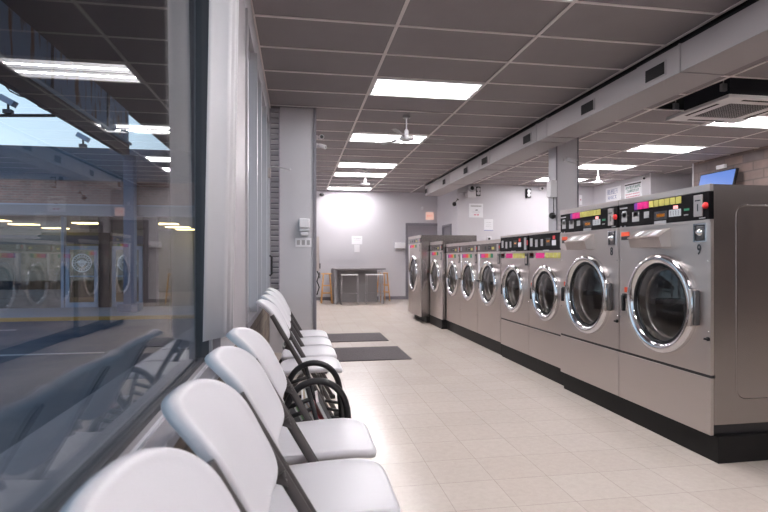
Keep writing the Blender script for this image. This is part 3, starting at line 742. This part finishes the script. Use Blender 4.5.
# ---------------------------------------------------------------- things on the partition
YP = 6.72
t = empty('soap_dispenser', (.092, YP, 1.47), label='white wall dispenser on the grey partition, above a small white plate', cat='dispenser')
mb = MB(); mb.box(-.065, .065, -.09, 0, .095, .215, 'white', bev=.012); mb.build('body', t)
mb = MB(); mb.box(-.062, .062, -.075, 0, .055, .09, 'white', bev=.01); mb.box(-.048, .048, -.07, 0, .0, .05, 'white', bev=.012); mb.build('nozzle', t)
mb = MB(); mb.box(-.105, .105, -.012, 0, 0, .11, 'white', bev=.003)
for k in range(3): mb.box(-.085 + k * .062, -.045 + k * .062, -.014, -.011, .025, .085, 'label_grey')
o = mb.build('switch_plate'); o.location = (.082, YP, 1.33); tag(o, 'wide white switch plate below the dispenser on the partition', 'switch plate')
def camera_thing(name, loc, label, direction, cat='security camera', shell='cam_white', L=.11, r=.032, stem=(0, 0, 0)):
    t = empty(name, loc, label=label, cat=cat, group='security cameras')
    d = Vector(direction).normalized()
    mb = MB(); mb.lathe((0, 0, 0), d, [(0, -L / 2), (r * .8, -L / 2), (r, -L / 4), (r, L / 2), (r * .8, L / 2 + .004), (r * .7, L / 2 - .004)], shell, 18); mb.build('camera_body', t)
    mb = MB(); mb.lathe((0, 0, 0), d, [(r * .75, L / 2 - .004), (r * .4, L / 2 + .002), (0, L / 2 + .004)], 'black', 16); mb.build('lens', t)
    mb = MB(); st = Vector(stem); mb.tube([(0, 0, 0), st * .5 + Vector((0, 0, .01)), st], .009, shell, 8, up=(0.1, 1, .2)); mb.cyl(st * .9, st, .03, shell); mb.build('mount', t)
    return t
camera_thing('security_camera', (.305, 6.75, 2.735), 'round white security camera on the partition edge, upper of two', (.2, -1, -.1), stem=(-.06, .06, .01), L=.06)
camera_thing('security_camera', (.315, 6.75, 2.62), 'white bullet camera on the partition edge, lower of two', (.8, -.35, -.3), stem=(-.07, .05, .02), L=.10, r=.028)
camera_thing('security_camera', (.68, YB - .1, 2.96), 'tiny black camera high on the back wall beside the partition', (.3, -1, -.1), shell='black', stem=(-.02, .1, 0), L=.1, r=.05)
camera_thing('security_camera', (4.0, 7.18, 2.63), 'white bullet camera on the square pillar', (.75, -.6, -.35), stem=(-.07, .1, .03), L=.14, r=.03)
camera_thing('security_camera', (6.28, 12.8, 3.0), 'small white camera high on the far wall left of the pillar', (-.2, -1, -.2), stem=(0, .1, 0), L=.10, r=.05)
camera_thing('security_camera', (7.72, 10.72, 3.0), 'small camera at the corner above the big wall notices', (-.6, -.8, -.4), stem=(.08, 0, .03), L=.12, r=.04)
camera_thing('security_camera', (3.93, 12.82, 2.56), 'black camera with hooked arm, left of the wall fan', (-.3, -1, -.3), shell='black', stem=(.10, .02, .12), L=.12, r=.05)
# machine seen edge-on behind the partition
t = empty('change_machine', (.243, 6.935, .0), label='slim steel machine just behind the partition edge, with a hanging black cable', cat='machine')
mb = MB(); mb.box(0, .045, 0, .30, 1.02, 1.47, 'steel', bev=.004); mb.build('case', t)
mb = MB(); mb.box(.045, .065, .05, .25, 1.05, 1.12, 'steel_dark'); mb.box(.045, .06, .05, .25, .92, 1.0, 'steel_dark'); mb.build('tray', t)
mb = MB(); mb.tube([(.02, .1, 1.02), (.045, .1, .96), (.02, .1, .88), (.05, .1, .80), (.03, .1, .74), (.02, .1, .70)], .008, 'cable', 8); mb.build('cable', t)

# ---------------------------------------------------------------- back wall: counter, stools, notices
t = empty('counter_table', (.928, 13.55, 0), label='tall grey table with thin top against the back wall', cat='table')
mb = MB(); mb.box(0, 1.37, 0, .60, .885, .92, 'laminate', bev=.004); mb.build('tabletop', t)
mb = MB(); mb.box(.02, .08, .02, 1.25, 0, .885, 'counter'); mb.box(.08, 1.22, .56, .60, 0, .885, 'counter'); mb.build('panel', t)
mb = MB(); mb.box(1.26, 1.30, .05, .09, 0, .885, 'alu'); mb.build('leg', t)
mb = MB(); mb.box(1.26, 1.30, .52, .56, 0, .885, 'alu'); mb.build('leg', t)
def metal_stool(x, lab):
    t = empty('metal_stool', (x, 13.50, 0), label=lab, cat='stool', group='metal stools at the tall table')
    mb = MB(); mb.box(-.21, .21, -.15, .15, .748, .768, 'white', bev=.006); mb.build('seat', t)
    for a in (-1, 1):
        for b in (-1, 1):
            mb = MB(); mb.tube([(a * .20, b * .13, .745), (a * .218, b * .15, 0)], .009, 'leg_grey', 8); mb.build('leg', t)
    mb = MB()
    for a in (-1, 1): mb.tube([(a * .208, -.143, .27), (a * .208, .143, .27)], .006, 'leg_grey', 8, up=(0, 0, 1))
    mb.tube([(-.208, .143, .27), (.208, .143, .27)], .006, 'leg_grey', 8, up=(0, 0, 1)); mb.build('footrest', t)
metal_stool(1.334, 'white-seated metal stool tucked at the left half of the tall table')
metal_stool(1.978, 'white-seated metal stool tucked at the right half of the tall table')
def wood_stool(x, y, rz, lab):
    t = empty('wooden_stool', (x, y, 0), rz, label=lab, cat='stool', group='wooden bar stools')
    mb = MB(); mb.lathe((0, 0, .755), (0, 0, 1), [(0, 0), (.135, 0), (.15, .008), (.15, .022), (.135, .032), (0, .028)], 'wood', 32); mb.build('seat', t)
    for a in (-1, 1):
        for b in (-1, 1):
            mb = MB(); mb.tube([(a * .085, b * .085, .756), (a * .142, b * .142, 0)], .017, 'wood', 10); mb.build('leg', t)
    for z, e in ((.22, .125), (.42, .110)):
        for a in (-1, 1):
            mb = MB(); mb.tube([(a * e, -e, z), (a * e, e, z)], .011, 'wood', 8, up=(0, 0, 1)); mb.build('rung', t)
            mb = MB(); mb.tube([(-e, a * e, z + .04), (e, a * e, z + .04)], .011, 'wood', 8, up=(0, 0, 1)); mb.build('rung', t)
wood_stool(.775, 14.0, 0, 'wooden bar stool at the left end of the tall table')
wood_stool(2.36, 14.42, .35, 'wooden bar stool behind the right end of the tall table')
def sheet(name, x0, x1, z0, z1, y, label, m='paper', lines=(), cat='notice', th=.006, group=None):
    mb = MB(); mb.box(x0, x1, y - th, y, z0, z1, m)
    for a0, a1, c0, c1, mm in lines:
        mb.box(x0 + a0 * (x1 - x0), x0 + a1 * (x1 - x0), y - th - .001, y - th, z0 + c0 * (z1 - z0), z0 + c1 * (z1 - z0), mm)
    return tag(mb.build(name), label, cat, group)
sheet('wall_notice', 1.534, 1.834, 1.58, 1.815, YB, 'white landscape notice on the back wall above the table', lines=((.15, .85, .7, .74, 'label_grey'), (.2, .8, .5, .53, 'label_grey')))
sheet('wall_outlet', 1.60, 1.755, 1.36, 1.565, YB, 'small white box hanging right below the landscape notice', 'white', cat='outlet', th=.04)
t = empty('wall_box', (2.91, YB, 1.42), label='white box on the back wall just left of the grey door', cat='box')
mb = MB(); mb.box(-.155, .155, -.13, 0, .05, .21, 'white', bev=.015); mb.build('cover', t)
mb = MB(); mb.box(-.13, .14, -.10, 0, 0, .05, 'duct'); mb.build('outlet', t)
t = empty('exit_sign', (3.81, YB, 2.30), label='glowing pinkish EXIT sign high on the back wall over the door', cat='exit sign')
mb = MB(); mb.box(-.115, .115, -.05, 0, 0, .22, 'exit', bev=.005); mb.build('housing', t)
text('lettering', 'EXIT', .085, 'red_text', (0, -.052, .11), FY, t)
mb = MB(); mb.box(3.56, 3.61, YB - .06, YB, 2.58, 2.68, 'white', bev=.01); tag(mb.build('motion_sensor'), 'tiny white sensor on the back wall left of the EXIT sign', 'sensor')
W2 = 12.9
sheet('wall_notice', 4.343, 4.718, 2.231, 2.585, W2, 'white square notice with grey heading on the far wall above small washers', lines=((.12, .88, .78, .86, 'label_grey'), (.45, .62, .5, .56, 'ink'), (.2, .8, .38, .40, 'label_grey'), (.35, .5, .14, .24, 'pink_ink'), (.55, .7, .14, .24, 'pink_ink')))
sheet('wall_notice', 4.745, 4.988, 1.886, 2.193, W2, 'white sheet with blue lower edge on the far wall, below the square notice', lines=((0, 1, 0, .08, 'blue_ink'), (.2, .8, .7, .72, 'label_grey'), (.2, .8, .5, .52, 'label_grey'), (.2, .8, .35, .37, 'label_grey')))
t = empty('power_outlet', (4.88, W2, 1.63), label='small white wall outlet on the far wall above the small washers', cat='outlet')
mb = MB(); mb.box(-.06, .06, -.012, 0, 0, .13, 'white', bev=.003); mb.build('plate', t)
mb = MB(); mb.box(-.03, .03, -.03, -.012, .03, .08, 'black', bev=.004); mb.build('plug', t)
t = empty('wall_fan', (4.35, W2 - .1, 2.87), label='grey box-mounted round fan high on the far wall under the duct end', cat='fan')
mb = MB(); mb.box(-.11, .11, -.10, .10, -.15, .03, 'cam_white', bev=.01); mb.build('bracket_box', t)
mb = MB(); mb.lathe((0, -.12, .08), (0, -1, 0), [(.09, -.05), (.10, 0), (.095, .03), (.06, .035), (.055, .01), (0, .012)], 'alu', 24); mb.lathe((0, -.12, .08), (0, -1, 0), [(.05, .014), (.03, .03), (0, .035)], 'black', 16); mb.build('fan_head', t)
mb = MB(); mb.tube([(-.11, 0, -.03), (-.38, 0, -.05)], .02, 'wall', 8); mb.build('arm', t)
def speaker(loc, lab, h=.24):
    t = empty('wall_speaker', loc, label=lab, cat='speaker', group='black speakers high on the far wall')
    mb = MB(); mb.box(-.06, .06, -.10, 0, 0, h, 'black', bev=.01); mb.build('enclosure', t)
    mb = MB()
    for z in (.3, .7): mb.lathe((0, -.10, h * z), (0, -1, 0), [(.048, 0), (.048, .006), (.03, .0), (0, .008)], 'alu', 18)
    mb.build('speaker_cone', t)
speaker((4.56, W2, 2.77), 'black two-cone speaker right beside the wall fan')
speaker((5.93, W2, 2.75), 'black two-cone speaker on the far wall just left of the square pillar')
sheet('wall_notice', 7.39, 7.47, 2.60, 2.86, W2, 'small white notice seen just right of the pillar', lines=((.3, .7, .45, .6, 'pink_ink'),))
# pillar items
mb = MB(); mb.box(-.10, .0, -.03, .10, 0, .25, 'white', bev=.006); o = mb.build('junction_box'); o.location = (3.80, 7.28, 2.09); tag(o, 'white box high on the near-left edge of the square pillar', 'box')
t = empty('wall_fitting', (3.80, 7.30, 1.78), label='round black wall fitting on the pillar edge, hanging below the white box', cat='wall fitting')
mb = MB(); mb.lathe((-.05, 0, .04), (0, -1, 0), [(0, -.04), (.045, -.02), (.05, .0), (.04, .03), (0, .045)], 'black', 18); mb.build('knob', t)
mb = MB(); mb.tube([(-.03, .0, .08), (-.03, 0, .32)], .006, 'cable', 8); mb.build('cable', t)

# right wall signs, TV
XR = 7.8
def glyphs(parent, m, ya, yb, z, h, w, st):
    """a row of unreadable letter-like strokes, as the photo shows them"""
    mb = MB(); y = ya; rnd_ = random.Random(int(ya * 100 + z * 1000))
    while y - w > yb:
        for a in rnd_.sample((0, 1, 2, 3, 4), 3):
            if a == 0: mb.box(-.0125, -.0105, y - st, y, z, z + h, m)
            elif a == 1: mb.box(-.0125, -.0105, y - w, y - w + st, z, z + h, m)
            else: zz = z + (a - 2) * (h - st) / 2; mb.box(-.0125, -.0105, y - w, y, zz, zz + st, m)
        y -= w * 1.35
    mb.build('lettering', parent)
t = empty('wall_sign', (XR, 12.02, 2.50), label='white sign with large faint letters and three round green marks on right wall', cat='sign')
mb = MB(); mb.box(-.01, 0, -.32, .30, -.04, .46, 'paper'); mb.build('board', t)
glyphs(t, 'blue_ink', .22, -.24, .29, .12, .045, .012); glyphs(t, 'blue_ink', .20, -.20, .17, .08, .035, .010)
mb = MB()
for k in range(3): mb.lathe((-.01, .19 - k * .2, .04), (-1, 0, 0), [(.07, 0), (.07, .003), (.045, .003)], 'green', 20); mb.lathe((-.01, .19 - k * .2, .04), (-1, 0, 0), [(0, .003), (.03, .003), (.03, 0)], 'teal_ink', 12)
mb.build('round_mark', t)
t = empty('text_sign', (XR, 11.22, 2.58), label='white sign with dark green heading and red lines of text on right wall', cat='sign')
mb = MB(); mb.box(-.01, 0, -.32, .32, -.10, .40, 'paper'); mb.box(-.012, -.01, -.30, .31, .335, .365, 'ink')
for z, a, b in ((.11, -.24, .28), (.05, -.26, .25), (-.01, -.22, .28), (-.06, -.2, .2)):
    y = b
    while y > a: w = random.uniform(.04, .09); mb.box(-.012, -.01, max(a, y - w), y, z, z + .022, 'pink_ink'); y -= w + .015
mb.build('board', t)
glyphs(t, 'teal_ink', .28, -.28, .25, .07, .035, .011); glyphs(t, 'teal_ink', .22, -.22, .17, .06, .03, .010)
mb = MB(); mb.box(7.79, 7.80, 10.60, 10.62, 0, CZ, 'white'); struct('trim_4', mb)
t = empty('television', (7.55, 8.62, 2.25), label='flat television with blue screen tilted down from the stone wall', cat='television')
t.rotation_euler = (0, math.radians(14), 0)
mb = MB(); mb.box(0, .05, -.47, .38, 0, .56, 'black', bev=.004); mb.build('bezel', t)
mb = MB(); mb.box(-.003, .0, -.45, .36, .02, .54, 'screen'); mb.build('screen', t)
mb = MB(); mb.box(.05, .24, -.06, .06, .22, .30, 'black'); mb.build('wall_bracket', t)
mb = MB(); mb.box(7.80, 7.85, 8.55, 8.75, 2.86, 2.93, 'white', bev=.004); tag(mb.build('outlet_box'), 'small white outlet box on the stone wall above the television', 'outlet')

# ---------------------------------------------------------------- outside
GZ = -.5
mb = MB(); mb.box(-40, -.45, -6, 40, GZ - .1, GZ, 'asphalt'); struct('ground_lot', mb)
mb = MB(); mb.box(-2.3, -.45, -6, 15, GZ, GZ + .15, 'kerb'); mb.box(-16, -.45, 15.5, 18.4, GZ, GZ + .10, 'kerb'); struct('pavement', mb)
mb = MB(); mb.box(-16, -2.3, 15.36, 15.5, GZ, GZ + .09, 'yellow_line'); struct('kerb', mb)
mb = MB(); mb.box(-14, -3.4, 10.0, 10.12, GZ, GZ + .006, 'white_line'); mb.box(-12, -6.5, 13.5, 13.6, GZ, GZ + .006, 'white_line'); struct('road_marking', mb)
# canopy of this building
mb = MB(); mb.box(-5.1, -.45, -5, 27, 5.6, 5.75, 'soffit'); mb.box(-.55, -.45, -5, 16.4, 3.6, 5.6, 'soffit'); struct('canopy_roof', mb)
mb = MB(); mb.box(-5.1, -5.0, -5, 16.85, 4.62, 5.6, 'rust')
for y in (2.2, 5.4, 8.6, 11.8, 15.0): mb.box(-5.0, -4.97, y, y + .06, 4.62, 5.6, 'beam_dark')
struct('canopy_fascia', mb)
mb = MB(); mb.box(-5.12, -4.98, -5, 16.85, 4.24, 4.60, 'beam_dark'); mb.tube([(-4.95, -5, 4.62), (-4.95, 16.85, 4.62)], .045, 'rail', 10, up=(0, 0, 1)); struct('canopy_beam', mb)
t = empty('canopy_post', (-4.9, 16.65, GZ), label='blue steel post holding up the outdoor canopy, seen through the window', cat='post')
mb = MB(); mb.box(-.15, .15, -.15, .15, .10, 4.74, 'post', bev=.02); mb.build('shaft', t)
mb = MB(); mb.box(-.28, .28, -.28, .28, .10, .34, 'post', bev=.02); mb.build('base', t)
mb = MB(); mb.lathe((-3.0, 7.1, 5.6), (0, 0, -1), [(.14, 0), (.14, .02), (.11, .025), (0, .02)], 'coollamp', 20); tag(mb.build('recessed_light'), 'round recessed lamp in the dark outdoor canopy', 'lamp')
mb = MB(); mb.tube([(-5.05, 12.1, 4.205), (-14, 12.1, 3.82)], .035, 'beam_dark', 8, up=(0, 0, 1)); tag(mb.build('lamp_pole'), 'thin dark horizontal pole reaching out from the canopy beam', 'pole')
mb = MB(); pts = []
pass
pts = [(-5.16, 10.2, 4.56), (-5.3, 10.5, 4.42), (-5.3, 10.84, 4.315), (-5.3, 11.2, 4.33), (-5.3, 11.55, 4.40), (-5.17, 11.7, 4.43), (-5.3, 11.92, 4.345), (-5.3, 12.27, 4.355), (-5.3, 12.6, 4.42), (-5.15, 12.8, 4.46)]
mb.tube(pts, .014, 'cable', 6, up=(0, 0, 1)); tag(mb.build('cable'), 'black cable sagging beside the outdoor canopy beam', 'cable')
def floodlight(loc, lab, sc=1.):
    t = empty('floodlight', loc, label=lab, cat='floodlight', group='outdoor floodlights')
    R_ = Matrix.Translation((0, 0, .33 * sc)) @ Matrix.Rotation(.5, 4, 'Y')
    mb = MB(); mb.box(-.19 * sc, .19 * sc, -.12 * sc, .12 * sc, -.08 * sc, .08 * sc, 'rail', R_, bev=.02 * sc); mb.build('lamp_head', t)
    mb = MB(); mb.box(-.10 * sc, .10 * sc, -.08 * sc, .08 * sc, 0, .1 * sc, 'beam_dark'); mb.cyl((0, 0, .1 * sc), (0, 0, .3 * sc), .03 * sc, 'beam_dark'); mb.build('mount', t)
floodlight((-5.95, 12.1, 4.205), 'floodlight standing on the dark horizontal pole', .8)
# building across the lot
t = empty('shop_building', (0, 17.0, GZ), label='low shop building with brick band and dark hip roof across the lot', cat='building')
B0 = -GZ
mb = MB(); mb.box(-17, -1.2, 0, .25, 2.78 + B0, 3.52 + B0, 'brick_out'); mb.build('brick_band', t)
mb = MB(); mb.box(-17, -1.2, -.06, .28, 2.46 + B0, 2.78 + B0, 'fascia'); mb.box(-17, -1.2, -.08, .2, 2.76 + B0, 2.80 + B0, 'rail'); mb.build('fascia_beam', t)
mb = MB(); mb.box(-17, -1.2, .28, 11, 2.52 + B0, 2.6 + B0, 'shopwall'); mb.build('shop_ceiling', t)
mb = MB(); v = [mb.bm.verts.new(p) for p in ((-18, -.04, 3.50 + B0), (-.8, -.04, 3.50 + B0), (-.8, 10, 3.50 + B0), (-18, 10, 3.50 + B0), (-12.0, 4.5, 5.38 + B0), (-4.4, 4.5, 5.38 + B0))]
for q in ((0, 1, 5, 4), (1, 2, 5), (2, 3, 4, 5), (3, 0, 4), (3, 2, 1, 0)): mb.face([v[i] for i in q], 'roof')
mb.build('hip_roof', t)
mb = MB(); mb.box(-17, -7.45, 1.3, 1.45, .1, .68, 'brick_low'); mb.box(-7.45, -7.36, 1.25, 1.45, .1, 2.52 + B0, 'rail'); mb.build('window_bulkhead', t)
mb = MB(); mb.box(-17, -7.45, 1.34, 1.36, .68, 2.52 + B0, 'shopglass'); mb.box(-17, -7.45, 1.37, 1.40, 1.62 + B0, 1.92 + B0, 'navy'); mb.build('shop_window', t)
mb = MB(); mb.box(-6.30, -5.97, 1.15, 1.5, .1, 2.52 + B0, 'brownpost'); mb.box(-4.95, -4.55, 1.2, 1.5, .1, 2.52 + B0, 'brownpost'); mb.box(-1.5, -1.2, 1.25, 1.5, .1, 2.52 + B0, 'shopwall'); mb.build('pier', t)
mb = MB(); mb.box(-17, -1.2, 9, 9.2, 0, 2.52 + B0, 'shopolive'); mb.box(-17, -1.2, 1.5, 9, .0, .1, 'shopwall')
mb.box(-16, -8, 6, 6.6, .1, 1.2, 'shopwall'); mb.box(-12, -10.6, 5, 5.5, .1, 1.9, 'navy'); mb.build('interior_wall', t)
for x0, x1 in ((-7.33, -6.36), (-5.94, -5.0)):
    d = MB(); d.box(x0, x0 + .11, 1.28, 1.36, .1, 2.08, 'rail'); d.box(x1 - .11, x1, 1.28, 1.36, .1, 2.08, 'rail'); d.box(x0 + .11, x1 - .11, 1.28, 1.36, 1.96, 2.08, 'rail')
    d.box(x0 + .11, x1 - .11, 1.28, 1.36, .1, .26, 'rail'); d.box(x0 + .11, x1 - .11, 1.27, 1.35, 1.08, 1.12, 'rail'); d.box(x0, x1, 1.34, 1.36, 2.14, 2.42, 'navy')
    dr = d.build('shop_door', t)
    g_ = MB(); g_.box(x0 + .11, x1 - .11, 1.31, 1.32, .26, 1.96, 'shopglass'); g_.build('door_pane', dr)
    cx = (x0 + x1) / 2; e = MB()
    e.lathe((cx, 1.30, 1.53), (0, -1, 0), [(.30, 0), (.30, .004), (.27, .004)], 'seal', 32); e.lathe((cx, 1.30, 1.53), (0, -1, 0), [(.20, 0), (.20, .004), (.185, .004)], 'seal', 32)
    for k in range(20):
        a = 2 * PI * k / 20; e.box(-.012, .012, -.004, 0, -.022, .022, 'seal', Matrix.Translation((cx + .235 * math.cos(a), 1.30, 1.53 + .235 * math.sin(a))) @ Matrix.Rotation(PI/2 - a, 4, 'Y'))
    for dz, w in ((.10, .05), (.06, .14), (.02, .17), (-.03, .12), (-.08, .07), (-.12, .03)): e.box(cx - w, cx + w, 1.296, 1.30, 1.53 + dz - .02, 1.53 + dz + .012, 'seal')
    e.build('round_seal', dr)
for i, (x, y) in enumerate(((-10.5, 22.5), (-10.5, 20.4), (-10.5, 25.2), (-7.8, 21.4), (-5.0, 21.3), (-5.0, 23.5), (-5.0, 25.4))):
    mb = MB(); mb.box(-.45, .45, -.28, .28, -.03, 0, 'warm'); o = mb.build('shop_lamp'); o.location = (x, y, 2.515)
    tag(o, 'warm yellow lamp glowing under the ceiling of the shop across the lot', 'lamp', 'lamps inside the shop')
floodlight((-8.0, 21.5, 5.385), 'floodlight on the roof ridge of the shop building', 1.15)

# ---------------------------------------------------------------- world, camera
w = bpy.data.worlds.new('World'); scene.world = w; w.use_nodes = True; nt = w.node_tree
bg = nt.nodes['Background']; tc = nt.nodes.new('ShaderNodeTexCoord'); sp = nt.nodes.new('ShaderNodeSeparateXYZ'); cr = nt.nodes.new('ShaderNodeValToRGB')
nt.links.new(tc.outputs['Generated'], sp.inputs[0]); nt.links.new(sp.outputs[2], cr.inputs[0]); nt.links.new(cr.outputs[0], bg.inputs[0])
e = cr.color_ramp.elements; e[0].position = .0; e[0].color = (.70, .84, .92, 1); e[1].position = .7; e[1].color = (.20, .36, .66, 1)
x_ = cr.color_ramp.elements.new(.25); x_.color = (.50, .68, .84, 1)
bg.inputs[1].default_value = 1.65

cam = bpy.data.cameras.new('Camera'); co = bpy.data.objects.new('Camera', cam); COL.objects.link(co); scene.camera = co
cam.sensor_width = 36; cam.lens = 525 / 768 * 36; cam.shift_y = 2 / 768; cam.clip_start = .05
co.location = (0, 0, 1.19); co.rotation_euler = (PI/2, 0, -math.atan(87 / 525))
cam.dof.use_dof = True; cam.dof.focus_distance = 4.5; cam.dof.aperture_fstop = 4.5

scene.view_settings.view_transform = 'Standard'; scene.view_settings.look = 'None'; scene.view_settings.gamma = 1
scene.view_settings.use_curve_mapping = False; scene.view_settings.exposure = 0
cy = scene.cycles
cy.use_denoising = True; cy.denoiser = 'OPENIMAGEDENOISE'; cy.max_bounces = 10; cy.transparent_max_bounces = 16; cy.glossy_bounces = 5; cy.diffuse_bounces = 5
cy.sample_clamp_indirect = 8; cy.caustics_reflective = False; cy.caustics_refractive = False; cy.use_light_tree = True
